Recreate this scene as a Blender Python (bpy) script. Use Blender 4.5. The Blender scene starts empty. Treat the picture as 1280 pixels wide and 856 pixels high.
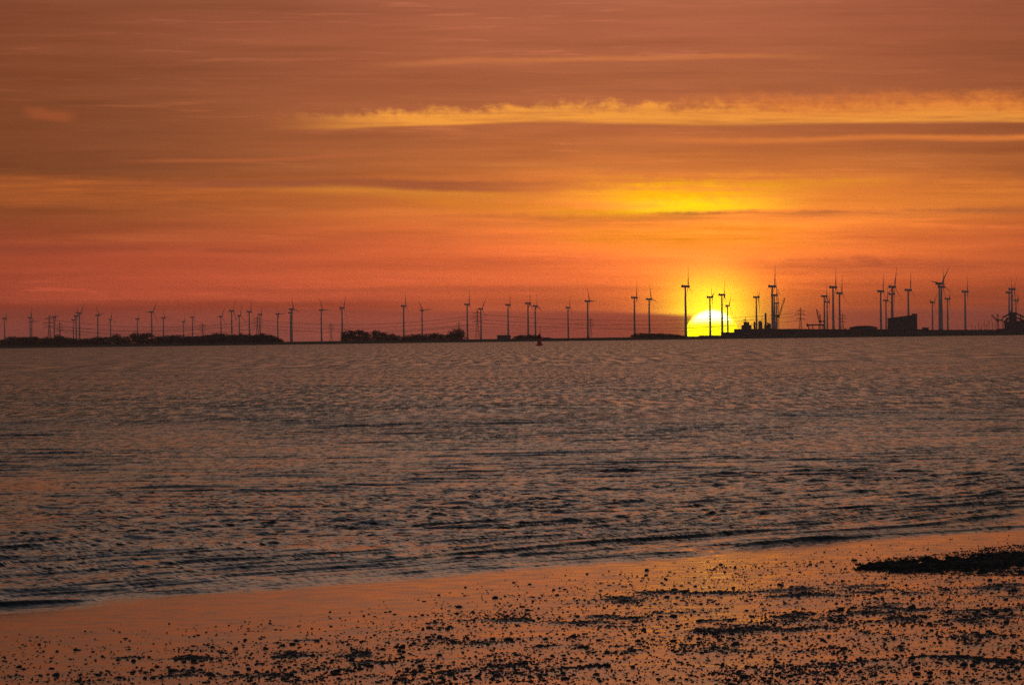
import bpy, bmesh, math, random
import numpy as np
from mathutils import Vector, Matrix, Euler

random.seed(7)
RNG = np.random.default_rng(11)
sc = bpy.context.scene
C = sc.collection
F = 7100.0                       # focal length in photograph pixels (1280 wide): the sun's disc is 66 px = 0.53 degrees
EYE = 5.0                        # eye height above the water, metres
HOR0, ROLL = 422.6, 0.013        # true horizon in the middle of the frame, tilt of the camera

# ------------------------------------------------------------------ camera
cam_d = bpy.data.cameras.new('camera')
cam = bpy.data.objects.new('camera', cam_d)
C.objects.link(cam)
cam_d.sensor_width = 36.0
cam_d.lens = F / 1280.0 * 36.0
cam_d.clip_start = 0.5
cam_d.clip_end = 200000.0
PITCH = (428.0 - HOR0) / F
CAM_M = Matrix.Translation((0, 0, EYE)) @ Matrix.Rotation(math.radians(90) - PITCH, 4, 'X') @ Matrix.Rotation(-ROLL, 4, 'Z')
cam.matrix_world = CAM_M
sc.camera = cam

def ray(px, py):
    v = CAM_M.to_3x3() @ Vector(((px - 640.0) / F, -(py - 428.0) / F, -1.0))
    return v / v.y
def hor(px):
    return HOR0 - ROLL * (px - 640.0)
def colx(px, d):
    return (px - 640.0) / F * d
def hgt(px, py, d):
    return EYE + (hor(px) - py) / F * d
def lin(r, g, b):
    f = lambda c: (c / 255 / 12.92) if c / 255 <= 0.04045 else ((c / 255 + 0.055) / 1.055) ** 2.4
    return (f(r), f(g), f(b))

# ------------------------------------------------------------------ numpy noise
def vnoise(x, y, seed=0):
    """smooth value noise, -1..1"""
    xi = np.floor(x).astype(np.int64); yi = np.floor(y).astype(np.int64)
    fx = x - xi; fy = y - yi
    fx = fx * fx * fx * (fx * (fx * 6 - 15) + 10); fy = fy * fy * fy * (fy * (fy * 6 - 15) + 10)
    def h(a, b):
        n = (a * 374761393 + b * 668265263 + seed * 2246822519) & 0xFFFFFFFF
        n = ((n ^ (n >> 13)) * 1274126177) & 0xFFFFFFFF
        n = n ^ (n >> 16)
        return (n & 0xFFFF) / 32767.5 - 1.0
    a = h(xi, yi); b = h(xi + 1, yi); c = h(xi, yi + 1); d = h(xi + 1, yi + 1)
    return (a * (1 - fx) + b * fx) * (1 - fy) + (c * (1 - fx) + d * fx) * fy
def fbm(x, y, seed=0, octv=3):
    s = 0.0; a = 1.0; t = 0.0
    for i in range(octv):
        s = s + a * vnoise(x * 2 ** i + 17.3 * i, y * 2 ** i - 9.1 * i, seed + i); t += a; a *= 0.5
    return s / t
def sstep(a, b, x):
    t = np.clip((x - a) / (b - a), 0, 1)
    return t * t * (3 - 2 * t)

# ------------------------------------------------------------------ node expression helper
class NT:
    def __init__(self, tree): self.t = tree
    def node(self, kind, **kw):
        n = self.t.nodes.new(kind)
        for k, v in kw.items(): setattr(n, k, v)
        return n
    def put(self, sock, v):
        if isinstance(v, (E, V)): self.t.links.new(v.s, sock)
        elif isinstance(v, (tuple, list)):
            v = tuple(v)
            sock.default_value = v if len(v) == len(sock.default_value) else v + (1.0,)
        else: sock.default_value = v
    def math(self, op, *a, clamp=False):
        n = self.node('ShaderNodeMath', operation=op); n.use_clamp = clamp
        for i, v in enumerate(a): self.put(n.inputs[i], v)
        return E(self, n.outputs[0])
    def smooth(self, x, a, b, lo=0.0, hi=1.0):
        n = self.node('ShaderNodeMapRange', interpolation_type='SMOOTHSTEP')
        for i, v in enumerate((x, a, b, lo, hi)): self.put(n.inputs[i], v)
        return E(self, n.outputs[0])
    def gauss(self, x, c, s):
        u = (x - c) * (1.0 / s)
        return self.math('EXPONENT', u * u * -1.0)
    def xyz(self, x, y, z=0.0):
        n = self.node('ShaderNodeCombineXYZ')
        for i, v in enumerate((x, y, z)): self.put(n.inputs[i], v)
        return V(self, n.outputs[0])
    def noise(self, vec, scale=1.0, detail=3.0, rough=0.5, dist=0.0, color=False, dims='3D'):
        n = self.node('ShaderNodeTexNoise', noise_dimensions=dims)
        self.put(n.inputs['Vector'], vec)
        n.inputs['Scale'].default_value = scale; n.inputs['Detail'].default_value = detail
        n.inputs['Roughness'].default_value = rough; n.inputs['Distortion'].default_value = dist
        return V(self, n.outputs['Color']) if color else E(self, n.outputs['Fac'])
    def mix(self, f, a, b):
        n = self.node('ShaderNodeMix', data_type='RGBA')
        self.put(n.inputs[0], f); self.put(n.inputs[6], a); self.put(n.inputs[7], b)
        return V(self, n.outputs[2])
    def vmath(self, op, *a):
        n = self.node('ShaderNodeVectorMath', operation=op)
        for i, v in enumerate(a): self.put(n.inputs[i], v)
        return V(self, n.outputs[0])
    def scale(self, v, f):
        n = self.node('ShaderNodeVectorMath', operation='SCALE')
        self.put(n.inputs[0], v); self.put(n.inputs['Scale'], f)
        return V(self, n.outputs[0])
    def ramp(self, f, stops, interp='EASE'):
        n = self.node('ShaderNodeValToRGB')
        cr = n.color_ramp; cr.interpolation = interp
        while len(cr.elements) < len(stops): cr.elements.new(0.5)
        for e, (p, c) in zip(cr.elements, stops):
            e.position = p; e.color = (*c, 1.0)
        self.put(n.inputs[0], f)
        return V(self, n.outputs[0])
    def sep(self, v):
        n = self.node('ShaderNodeSeparateXYZ'); self.put(n.inputs[0], v)
        return [E(self, o) for o in n.outputs]
class E:
    def __init__(self, nt, s): self.nt, self.s = nt, s
    def __add__(self, o): return self.nt.math('ADD', self, o)
    __radd__ = __add__
    def __sub__(self, o): return self.nt.math('SUBTRACT', self, o)
    def __rsub__(self, o): return self.nt.math('SUBTRACT', o, self)
    def __mul__(self, o): return self.nt.math('MULTIPLY', self, o)
    __rmul__ = __mul__
class V(E): pass

def material(name):
    m = bpy.data.materials.new(name); m.use_nodes = True
    nt = NT(m.node_tree)
    return m, nt, m.node_tree.nodes['Principled BSDF']

# ------------------------------------------------------------------ sky
SUN_AZ = (890 - 640) / F
SUN_EL = (hor(890) - 418) / F
def build_sky():
    w = bpy.data.worlds.new('World'); sc.world = w; w.use_nodes = True
    t = w.node_tree; nt = NT(t); bg = t.nodes['Background']
    tc = nt.node('ShaderNodeTexCoord')
    x, y, z = nt.sep(V(nt, tc.outputs['Generated']))
    az = nt.math('ARCTAN2', x, y) * F
    el = nt.math('ARCSINE', z) * F
    X = az + 640.0
    Y = HOR0 - el - az * ROLL                # sky coordinates: 1/7100 rad steps of azimuth and elevation
    def ns(sx, sy, detail=3.0, seed=0.0, rough=0.5):
        return nt.noise(nt.xyz(X * (1 / sx), Y * (1 / sy), seed), 1.0, detail, rough) - 0.5
    warp = ns(420, 70, 3, 3.0) * 46.0 + ns(90, 22, 3, 9.0) * 10.0
    Yw = Y + warp
    elw = nt.math('MAXIMUM', HOR0 - Yw - az * ROLL, 0.0)
    elw = elw * nt.smooth(el, 0, 60) + nt.math('MAXIMUM', el, 0.0) * nt.smooth(el, 0, 60, 1, 0)
    tt = nt.math('SQRT', elw * (1 / F / (math.pi / 2)))
    def s_of(h): return math.sqrt(max(h, 0) / F / (math.pi / 2))
    stops = [(0, lin(188, 98, 86)), (s_of(22), lin(206, 98, 80)), (s_of(42), lin(228, 96, 64)), (s_of(80), lin(226, 97, 62)),
             (s_of(120), lin(212, 95, 60)), (s_of(165), lin(194, 102, 56)), (s_of(215), lin(164, 94, 56)),
             (s_of(300), lin(166, 96, 62)), (s_of(400), lin(158, 90, 66)), (s_of(740), lin(156, 118, 98)),
             (s_of(1500), lin(134, 115, 104)), (s_of(2600), lin(76, 74, 78)), (s_of(4800), lin(46, 47, 57)), (1.0, lin(30, 35, 48))]
    base = nt.ramp(tt, stops, 'LINEAR')
    # brightness falls away from the sun in azimuth
    env = nt.gauss(X, 790, 600) * 0.70 + nt.gauss(az, 200, 5200) * 0.26 + 0.12
    env = env + nt.gauss(X, 150, 420) * nt.smooth(el, 190, 60) * 0.30
    base = nt.scale(base, env)
    # away from the sun the air turns from orange to mauve grey
    back = nt.smooth(nt.math('ABSOLUTE', az), 2500, 12000)
    base = nt.mix(back * 0.8, base, lin(92, 82, 88))
    # streaky cloud texture
    tex = ns(260, 13, 5, 1.0, 0.6) * 0.55 + ns(700, 40, 4, 5.0) * 0.5
    near = nt.smooth(el, 2600, 700)
    base = nt.scale(base, tex * near + 1.0)
    # thin cirrus fibres everywhere
    fib = ns(150, 8, 7, 55.0, 0.66)
    cir = nt.smooth(fib, 0.02, 0.16) * nt.smooth(ns(420, 42, 3, 61.0), -0.12, 0.16) * near
    base = nt.mix(cir * 0.46, base, nt.scale(base, 1.75))
    drk = nt.smooth(ns(330, 17, 5, 71.0), 0.04, 0.22) * near
    base = nt.mix(drk * 0.30, base, nt.scale(base, 0.62))
    col = base
    # wide orange glow and the yellow cloud above the sun
    def blob(cx, cy, sx, sy, c, k, tx=0.0, up=None):
        nonlocal col
        yy = Yw
        g = nt.gauss(X, cx, sx) * (nt.gauss(yy, cy, sy) if up is None else nt.gauss(yy, cy, sy) * nt.smooth(yy, up[0], up[1]))
        g = g * (tex * tx + k)
        col = nt.vmath('ADD', col, nt.scale(c, g))
    blob(880, 310, 430, 110, (0.58, 0.13, 0.004), 1.0, 1.2)
    blob(900, 262, 330, 44, (0.46, 0.17, 0.004), 0.9, 2.6)
    blob(880, 300, 150, 60, (0.40, 0.15, 0.003), 0.8, 1.5)
    # streaks: (x0, x1, soft, top y, bottom y, soft top, soft bottom, slope, ragged, colour, strength)
    bend = ns(520, 150, 2, 83.0) * 34.0
    def streak(x0, x1, sf, y0, y1, st, sb, slope, rag, c, k, tx=1.2, wob=0.35):
        nonlocal col
        yy = Y - (X - 640.0) * slope + warp * wob + bend
        top = yy if not rag else yy + ns(26, 16, 4, 21.0, 0.65) * rag
        m = nt.smooth(top, y0 - st, y0 + st) * nt.smooth(yy, y1 - sb, y1 + sb, 1, 0)
        m = m * nt.smooth(X, x0 - sf, x0 + sf) * nt.smooth(X, x1 - sf, x1 + sf, 1, 0)
        m = nt.math('MULTIPLY', m, tex * tx + fib * (tx * 1.3) + k, clamp=True)
        col = nt.mix(m, col, c)
    G = lin(244, 160, 62)
    streak(430, 2300, 110, 138, 158, 9, 3.0, -0.010, 44, lin(250, 162, 66), 0.86, 1.7, 0.15)
    streak(900, 2300, 160, 126, 150, 10, 10, -0.012, 34, lin(230, 128, 56), 0.55, 1.0, 0.15)
    streak(850, 2200, 130, 173, 179, 3, 3, -0.008, 5, lin(226, 128, 60), 0.8, 0.8, 0.15)
    streak(510, 1000, 90, 75, 81, 3, 3, -0.008, 6, lin(206, 122, 70), 0.6, 0.8, 0.2)
    streak(180, 450, 60, 198, 202, 2.5, 2.5, 0.0, 3, lin(196, 104, 60), 0.55, 0.5, 0.1)
    streak(610, 830, 40, 210, 214, 2, 2, 0.004, 3, lin(216, 128, 66), 0.6, 0.4, 0.1)
    streak(40, 95, 14, 197, 208, 5, 4, 0.10, 10, lin(184, 92, 50), 0.45, 0.4, 0.1)
    streak(-300, 640, 160, 228, 262, 8, 14, 0.012, 10, lin(206, 108, 46), 0.5, 1.0, 0.5)
    streak(360, 690, 90, 243, 252, 3, 7, 0.03, 8, lin(240, 150, 50), 0.65, 0.6, 0.25)
    streak(540, 830, 60, 255, 268, 4, 9, 0.055, 10, lin(236, 138, 40), 0.6, 1.4, 0.4)
    streak(640, 1000, 90, 205, 222, 6, 6, 0.0, 12, lin(206, 118, 56), 0.25, 1.6, 0.6)
    streak(1000, 1500, 90, 196, 206, 4, 5, -0.01, 8, lin(206, 118, 60), 0.3, 1.4, 0.5)
    streak(1000, 1500, 90, 284, 300, 5, 8, 0.01, 12, lin(214, 100, 54), 0.35, 1.6, 0.6)
    streak(300, 860, 90, 356, 362, 3, 3, 0.0, 6, lin(206, 92, 58), 0.35, 1.2, 0.5)
    streak(-200, 500, 90, 372, 382, 3, 4, 0.0, 6, lin(190, 70, 42), 0.40, 1.2, 0.4)
    streak(-200, 420, 160, 306, 318, 5, 6, 0.0, 8, lin(140, 64, 44), 0.30, 1.2, 0.5)
    streak(200, 690, 120, 231, 242, 3, 3, 0.012, 6, lin(142, 78, 58), 0.5, 0.6, 0.2)
    streak(60, 640, 120, 293, 304, 4, 5, 0.0, 6, lin(206, 106, 56), 0.35, 0.8, 0.4)
    streak(770, 1080, 80, 226, 236, 6, 5, -0.02, 20, (1.05, .44, .006), 0.55, 2.4, 0.9)
    streak(740, 1010, 80, 238, 252, 6, 6, -0.03, 20, (1.25, .58, .004), 0.65, 2.4, 0.9)
    streak(690, 900, 70, 256, 268, 5, 6, 0.03, 14, (1.1, .45, .006), 0.55, 2.2, 0.8)
    streak(810, 970, 80, 252, 271, 9, 4, -0.03, 22, (1.5, .92, .002), 0.85, 1.8, 0.8)
    streak(960, 1900, 100, 222, 262, 10, 12, 0.0, 14, lin(240, 134, 52), 0.62, 1.4, 0.6)
    streak(830, 1500, 60, 268, 279, 5, 9, -0.012, 14, lin(162, 92, 58), 0.52, 1.8, 0.5)
    streak(560, 840, 90, 268, 284, 6, 8, 0.0, 12, lin(176, 92, 48), 0.4, 1.2, 0.6)
    streak(700, 1010, 60, 282, 312, 8, 14, 0.0, 14, lin(252, 150, 26), 0.5, 1.6, 0.8)
    streak(-200, 760, 200, 322, 334, 5, 8, 0.0, 8, lin(196, 84, 50), 0.35, 1.0, 0.6)
    streak(960, 1300, 60, 328, 362, 12, 14, 0.03, 26, lin(232, 102, 50), 0.35, 2.4, 1.2)
    streak(930, 1250, 60, 318, 332, 6, 8, 0.01, 14, lin(196, 90, 56), 0.45, 1.6, 0.8)
    # the mauve bank that lies on the horizon, cut away round the sun
    bank = nt.smooth(Y + ns(200, 16, 3, 31.0) * 14.0, 382, 391) * nt.smooth(X, 860, 1020, 0, 1)
    bankl = nt.smooth(Y + ns(260, 14, 3, 37.0) * 8.0 - nt.gauss(X, 900, 120) * 8.0, 384, 391) * nt.smooth(X, 845, 905, 1, 0)
    bm_ = nt.math('MAXIMUM', bank * 0.55, bankl * nt.smooth(X, 480, 850, 0.30, 0.72))
    bcol = nt.mix(nt.gauss(X, 860, 330), lin(160, 86, 76), lin(190, 78, 62))
    col = nt.mix(bm_, col, bcol)
    # yellow aureole
    d2 = nt.gauss(X, 890, 50) * nt.gauss(Y, 392, 35)
    cut = 1.0 - bankl * 0.93
    col = nt.vmath('ADD', col, nt.scale((2.6, 2.5, 0.0), d2 * cut))
    d3 = nt.gauss(X, 888, 118) * nt.gauss(Y, 384, 62)
    col = nt.vmath('ADD', col, nt.scale((0.95, 0.22, 0.0), d3 * (1.0 - bankl * 0.8)))
    # below the horizon the air is the same dull mauve
    col = nt.mix(nt.smooth(el, -40, -4, 1, 0), col, lin(70, 45, 42))
    # the clear upper sky
    sky = nt.node('ShaderNodeTexSky', sky_type='NISHITA')
    sky.sun_disc = False; sky.sun_elevation = math.radians(0.6); sky.sun_rotation = SUN_AZ
    sky.dust_density = 4.0; sky.air_density = 1.5; sky.altitude = 0
    col = nt.vmath('ADD', nt.scale(col, 10.0), nt.scale(V(nt, sky.outputs[0]), 0.25))
    t.links.new(col.s, bg.inputs['Color'])
    bg.inputs['Strength'].default_value = 0.1
    w.cycles.sampling_method = 'MANUAL'; w.cycles.sample_map_resolution = 2048
build_sky()

# ------------------------------------------------------------------ object helpers
def tag(o, label=None, cat=None, group=None, kind=None):
    if label: o['label'] = label
    if cat: o['category'] = cat
    if group: o['group'] = group
    if kind: o['kind'] = kind
    return o
def mesh_obj(name, me, mat=None, parent=None):
    o = bpy.data.objects.new(name, me); C.objects.link(o)
    if mat and not me.materials: me.materials.append(mat)
    if parent: o.parent = parent
    return o
def np_mesh(name, verts, faces, smooth=True):
    me = bpy.data.meshes.new(name)
    faces = np.asarray(faces); k = faces.shape[1]
    me.vertices.add(len(verts)); me.vertices.foreach_set('co', np.asarray(verts, np.float32).ravel())
    me.loops.add(faces.size); me.loops.foreach_set('vertex_index', faces.astype(np.int32).ravel())
    me.polygons.add(len(faces)); me.polygons.foreach_set('loop_start', np.arange(0, faces.size, k, dtype=np.int32))
    me.polygons.foreach_set('use_smooth', np.full(len(faces), smooth))
    me.update(calc_edges=True)
    return me
def grid_faces(r, c):
    i = np.arange(r * c).reshape(r, c)
    return np.stack([i[:-1, :-1], i[:-1, 1:], i[1:, 1:], i[1:, :-1]], -1).reshape(-1, 4)
def empty(name, loc, rz=0.0):
    o = bpy.data.objects.new(name, None); C.objects.link(o)
    o.location = loc; o.rotation_euler = (0, 0, rz); o.empty_display_size = 1.0
    return o

# ------------------------------------------------------------------ the beach
P0 = np.array([-9.6, 106.0]); TV = np.array([22.6, 38.0]); TV = TV / np.linalg.norm(TV); NV = np.array([TV[1], -TV[0]])
def shore_s(x, y):
    """metres inland of the waterline (negative: out to sea)"""
    s = (x - P0[0]) * NV[0] + (y - P0[1]) * NV[1]
    u = (x - P0[0]) * TV[0] + (y - P0[1]) * TV[1]
    return s + 0.5 * vnoise(u / 9.0, u * 0 + 3.0, 4) + 0.25 * vnoise(u / 3.1, u * 0 + 8.0, 5)
def plan(px, py, z=0.15):
    r = ray(px, py); k = (z - EYE) / r.z
    return r.x * k, k
# stony beds, seen in the photograph as dark dotted patches: px, py, half width, half height, strength
BEDS = [(300, 815, 150, 5, 1.0), (330, 845, 130, 4, .8), (640, 775, 95, 5, 1.0), (560, 800, 75, 7, .75), (480, 822, 45, 7, .8),
        (430, 838, 40, 6, .8), (735, 782, 60, 6, .7), (860, 742, 150, 6, .75), (820, 770, 80, 7, .7), (950, 788, 70, 9, .9), (985, 745, 55, 5, .9),
        (1060, 737, 70, 7, .8), (1110, 768, 60, 13, .85), (1190, 765, 100, 4, .9), (1000, 775, 40, 6, .8), (1130, 838, 160, 5, .8),
        (900, 812, 60, 5, .5), (1180, 800, 70, 6, .5), (740, 838, 45, 5, .7), (690, 812, 50, 5, .6), (200, 842, 60, 4, .6),
        (1240, 740, 60, 14, .55), (1130, 742, 120, 10, .5), (620, 845, 60, 4, .5), (760, 815, 40, 4, .7), (540, 850, 50, 4, .5),
        (410, 800, 40, 4, .5), (1250, 775, 50, 12, .5), (90, 848, 70, 5, .5)]
BEDP = []
for px, py, hw, hh, k in BEDS:
    x, d = plan(px, py)
    BEDP.append((x, d, hw * d / F, hh * d * d / (F * (EYE - 0.15)), k))
def stony(x, y):
    """how densely stones lie here, 0..1"""
    wx = x + 0.7 * vnoise(x / 0.8, y / 1.6, 51); wy = y + 1.8 * vnoise(x / 0.7, y / 1.8, 52)
    m = np.zeros_like(x)
    for bx, by, rx, ry, k in BEDP:
        q = ((wx - bx) / rx) ** 2 + ((wy - by) / ry) ** 2
        m = np.maximum(m, k * np.exp(-q * q * 0.55 - q * 0.35))
    tn = fbm(x / 0.5, y / 1.1, 60, 3)
    return np.clip(m * (0.55 + 1.7 * tn), 0, 1)
def beach_z(x, y):
    s = shore_s(x, y)
    z = 0.010 * np.where(s > 0, s, s * 2.2)
    z = np.maximum(z, -2.5)
    vis = sstep(1.5, 7.0, s)
    z = z + vis * (0.010 * fbm(x / 2.6, y / 3.4, 70, 3) + 0.0035 * fbm(x / 0.7, y / 0.9, 75, 2)) + 0.0015 * vnoise(x / 1.5, y / 1.7, 78)
    z = z + 0.022 * stony(x, y)
    z = z + 2.6 * sstep(70, 4, y)
    return z
def build_beach():
    ys = np.concatenate([np.linspace(-400, 60, 40), np.linspace(61, 74, 14), np.arange(74.5, 152, 0.14), np.linspace(153, 200, 40)])
    xi = np.arange(-22, 22.01, 0.13)
    xs = np.concatenate([np.array([-400, -200, -110, -70, -45, -32, -26]), xi, np.array([26, 32, 45, 70, 110, 200, 400])])
    X, Y = np.meshgrid(xs, ys)
    Z = beach_z(X, Y)
    me = np_mesh('beach', np.stack([X, Y, Z], -1).reshape(-1, 3), grid_faces(len(ys), len(xs)))
    at = me.attributes.new('stony', 'FLOAT', 'POINT'); at.data.foreach_set('value', stony(X, Y).astype(np.float32).ravel())
    m, nt, b = material('wet_sand')
    a = nt.node('ShaderNodeAttribute', attribute_name='stony')
    st = E(nt, a.outputs['Fac'])
    g = nt.node('ShaderNodeNewGeometry'); P = V(nt, g.outputs['Position'])
    n1 = nt.noise(P, 1.3, 4); n2 = nt.noise(P, 38.0, 3)
    sand = nt.mix(n1, (0.075, 0.046, 0.030), (0.12, 0.075, 0.05))
    grit = nt.mix(n2, (0.010, 0.011, 0.012), (0.06, 0.055, 0.055))
    k = nt.smooth(st + (n2 - 0.5) * 0.9, 0.22, 0.62)
    nt.put(b.inputs['Base Color'], nt.mix(k, sand, grit))
    # a film of water lies on the sand, the stony beds stand out of it
    r = nt.smooth(n1, 0.35, 0.7, 0.09, 0.19) + k * 0.3
    nt.put(b.inputs['Roughness'], r)
    b.inputs['IOR'].default_value = 1.36
    px, py, pz = nt.sep(P)
    wv = nt.noise(nt.xyz(px * 5.0, py * 3.2, 0.0), 1.0, 3, color=True)
    gv = nt.noise(P, 30.0, 2, color=True)
    dn = nt.vmath('ADD', nt.scale(nt.vmath('SUBTRACT', wv, (0.5, 0.5, 0.5)), 0.030), nt.scale(nt.vmath('SUBTRACT', gv, (0.5, 0.5, 0.5)), k * 0.75 + 0.02))
    N = nt.vmath('NORMALIZE', nt.vmath('ADD', V(nt, g.outputs['Normal']), dn))
    nt.put(b.inputs['Normal'], N)
    o = mesh_obj('beach', me, m)
    tag(o, 'wet orange-lit sand beach along the bottom', None, None, 'structure')
build_beach()

# ------------------------------------------------------------------ the sea
def sea_height(x, y):
    s = shore_s(x, y)
    d = np.maximum(y, 80.0)
    h = np.zeros_like(x)
    R = np.random.default_rng(5)
    # short-crested wind sea, running towards the viewer and a little to the right
    lam = np.exp(R.uniform(np.log(0.40), np.log(6.0), 96))
    th = R.normal(0.0, 0.27, 96) + 0.10
    wx = x + 0.5 * vnoise(x / 7, y / 7, 91); wy = y + 0.9 * vnoise(x / 9, y / 6, 92)
    group = 0.62 + 0.75 * np.clip(fbm(x / 10.0, y / 26.0, 95, 3) + 0.15, -0.6, 1.2)
    shoal = 0.10 + 0.90 * sstep(2.0, 22.0, -s)
    res = 0.085 * (d / 106.0) ** 1.3                # row spacing of the mesh: shorter waves fade out where it cannot carry them
    for i in range(len(lam)):
        k = 2 * math.pi / lam[i]
        amp = 0.0040 * lam[i] ** 0.45
        fade = np.clip((lam[i] / res - 3.0) / 4.0, 0, 1)
        ph = k * (wx * math.sin(th[i]) - wy * math.cos(th[i])) + R.uniform(0, 6.28)
        h += amp * fade * (np.cos(ph) + 0.28 * np.cos(2 * ph))
    h *= group * shoal * (0.62 + 0.38 * sstep(130, 230, y))
    # long-crested wavelets that run up the beach along the waterline
    u = (x - P0[0]) * TV[0] + (y - P0[1]) * TV[1]
    ss = s + 0.55 * vnoise(u / 5.5, s / 6.0, 101) + 0.20 * vnoise(u / 1.7, s / 2.0, 102)
    for lamb, a, sd, ph0 in ((2.0, 0.060, 103, 0.0), (1.15, 0.046, 104, 1.3), (3.7, 0.075, 107, 2.1), (0.72, 0.026, 109, 0.4)):
        th_ = 2 * math.pi * ss / lamb + ph0
        th_ = th_ + 0.75 * np.sin(th_ + 0.6)
        crest = (0.5 + 0.5 * np.cos(th_)) ** 6 - 0.20
        pat = np.clip(fbm(u / 9.0, s / 2.0, sd, 2) * 1.7 + 0.55, 0, 1.2)
        env = sstep(-0.2, 1.6, -s) * sstep(60, 12, -s)
        h += a * crest * pat * env
    # thin wash lines close to the edge
    for s0, a, w, sd in ((-0.5, 0.016, .12, 121), (-1.7, 0.022, .14, 122), (-3.1, 0.032, .18, 123), (-4.9, 0.050, .24, 124), (-7.2, 0.050, .28, 125), (-9.9, .055, .3, 126)):
        q = s + 0.55 * vnoise(u / 7.0, u * 0 + sd, sd) + 0.16 * vnoise(u / 1.9, u * 0 + sd, sd + 40) - s0
        q = np.where(q > 0, q / w, q / (w * 2.6))
        h += a * np.exp(-q * q) * np.clip(0.55 + 1.5 * vnoise(u / 6.0, u * 0 + 2.0, sd + 80), 0, 1.15)
    h *= sstep(-1.0, 0.8, -s) * 0.85 + 0.15
    return h
def build_sea():
    rows = [72.0]
    while rows[-1] < 1300: rows.append(rows[-1] + 0.085 * (max(rows[-1], 100) / 106.0) ** 1.3)
    ys = np.array(rows + list(np.geomspace(1340, 8060, 40)))
    ang = np.linspace(-0.115, 0.115, 760)
    ang = np.concatenate([np.array([-0.8, -0.5, -0.3, -0.2, -0.15]), ang, np.array([0.15, 0.2, 0.3, 0.5, 0.8])])
    A, Y = np.meshgrid(ang, ys)
    X = A * Y
    Z = sea_height(X, Y) * sstep(1500, 900, Y)
    me = np_mesh('sea', np.stack([X, Y, Z], -1).reshape(-1, 3), grid_faces(len(ys), len(ang)))
    m, nt, b = material('sea_water')
    nt.put(b.inputs['Base Color'], (0.012, 0.019, 0.021))
    b.inputs['IOR'].default_value = 1.333
    b.inputs['Roughness'].default_value = 0.06
    g = nt.node('ShaderNodeNewGeometry'); P = V(nt, g.outputs['Position'])
    x, y, z = nt.sep(P)
    half = (0.5, 0.5, 0.5)
    def slope(sx, sy, det, amp):
        v = nt.noise(nt.xyz(x * sx, y * sy, 0.0), 1.0, det, 0.55, color=True)
        return nt.scale(nt.vmath('SUBTRACT', v, half), amp)
    calm = nt.smooth(y - x * 1.68, 122, 140, 0.6, 1.0)         # ripples die out in the shallows
    # wind streaks and wave groups: long in the wind, narrow across it
    def groups(fx, fy):
        return nt.smooth(nt.noise(nt.xyz(x * fx, y * fy, 0.0), 1.0, 6.0, 0.74), 0.38, 0.62, 0.0, 3.6)
    w1 = nt.smooth(y, 280, 420); w2 = nt.smooth(y, 800, 1200)
    grp = groups(2.0, 0.32) * (1.0 - w1) + groups(1.2, 0.075) * (w1 - w2) + groups(0.48, 0.011) * w2
    near_ = nt.smooth(y, 105, 150)
    grp = grp * near_ + (1.0 - near_)
    patch = nt.smooth(nt.noise(nt.xyz(x * 0.07, y * 0.022, 0.0), 1.0, 3), 0.3, 0.7, 0.7, 1.25) * grp
    rip = slope(5.0, 6.5, 3.0, calm * patch * 0.85)             # ripples of 15-20 cm
    mid = slope(0.85, 1.5, 3.0, nt.smooth(y, 170, 700, 0.0, 0.46) * patch)      # waves of 1 m, where the mesh stops carrying them
    big = slope(0.16, 0.30, 2.0, nt.smooth(y, 500, 1400, 0.0, 0.30))
    sx, sy, sz = nt.sep(nt.vmath('ADD', rip, nt.vmath('ADD', mid, big)))
    # the wavelets lean towards the beach they run up on; far out only those leaning faces stand clear of the crests before them
    lean = nt.smooth(y, 110, 420, 0.30, 1.0)
    ay = nt.math('ABSOLUTE', sy) * -1.25 - 0.012
    sy = sy * (1.0 - lean) + ay * lean
    dn = nt.xyz(sx * 0.7, sy, 0.0)
    N = nt.vmath('NORMALIZE', nt.vmath('ADD', V(nt, g.outputs['Normal']), dn))
    nt.put(b.inputs['Normal'], N)
    o = mesh_obj('sea', me, m)
    tag(o, 'choppy dark sea between beach and far shore', None, None, 'structure')
build_sea()

# ------------------------------------------------------------------ far shore: simple materials
def plain(name, rgb, rough=0.7, var=0.25, sc_=0.25, metal=0.0):
    m, nt, b = material(name)
    g = nt.node('ShaderNodeTexCoord')
    n = nt.noise(V(nt, g.outputs['Object']), sc_, 4)
    k = nt.smooth(n, 0.3, 0.7, 1 - var, 1 + var)
    nt.put(b.inputs['Base Color'], nt.scale(rgb, k))
    b.inputs['Roughness'].default_value = rough; b.inputs['Metallic'].default_value = metal
    return m
M_WHITE = plain('turbine_paint', (0.55, 0.55, 0.53), 0.45, 0.08, 0.1)
M_STEEL = plain('galvanised_steel', (0.22, 0.22, 0.22), 0.5)
M_CONC = plain('weathered_concrete', (0.24, 0.23, 0.21), 0.85)
M_CLAD = plain('dark_cladding', (0.11, 0.11, 0.12), 0.6)
M_ROOF = plain('dark_roofing', (0.06, 0.06, 0.065), 0.8)
M_DOOR = plain('dull_door_paint', (0.16, 0.12, 0.10), 0.6)
M_RED = plain('red_buoy_paint', (0.75, 0.045, 0.03), 0.45)
M_DARK = plain('black_paint', (0.02, 0.02, 0.02), 0.5)
M_LEAF = plain('dark_leaves', (0.035, 0.05, 0.02), 0.7, 0.45, 0.5)
M_BARK = plain('bark', (0.06, 0.045, 0.03), 0.9)
M_LAND = plain('dyke_grass', (0.045, 0.055, 0.025), 0.9, 0.3, 0.02)
M_CRANE = plain('crane_paint', (0.16, 0.13, 0.09), 0.5)
M_GLASS = plain('lantern_glass', (0.12, 0.05, 0.04), 0.1)

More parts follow.
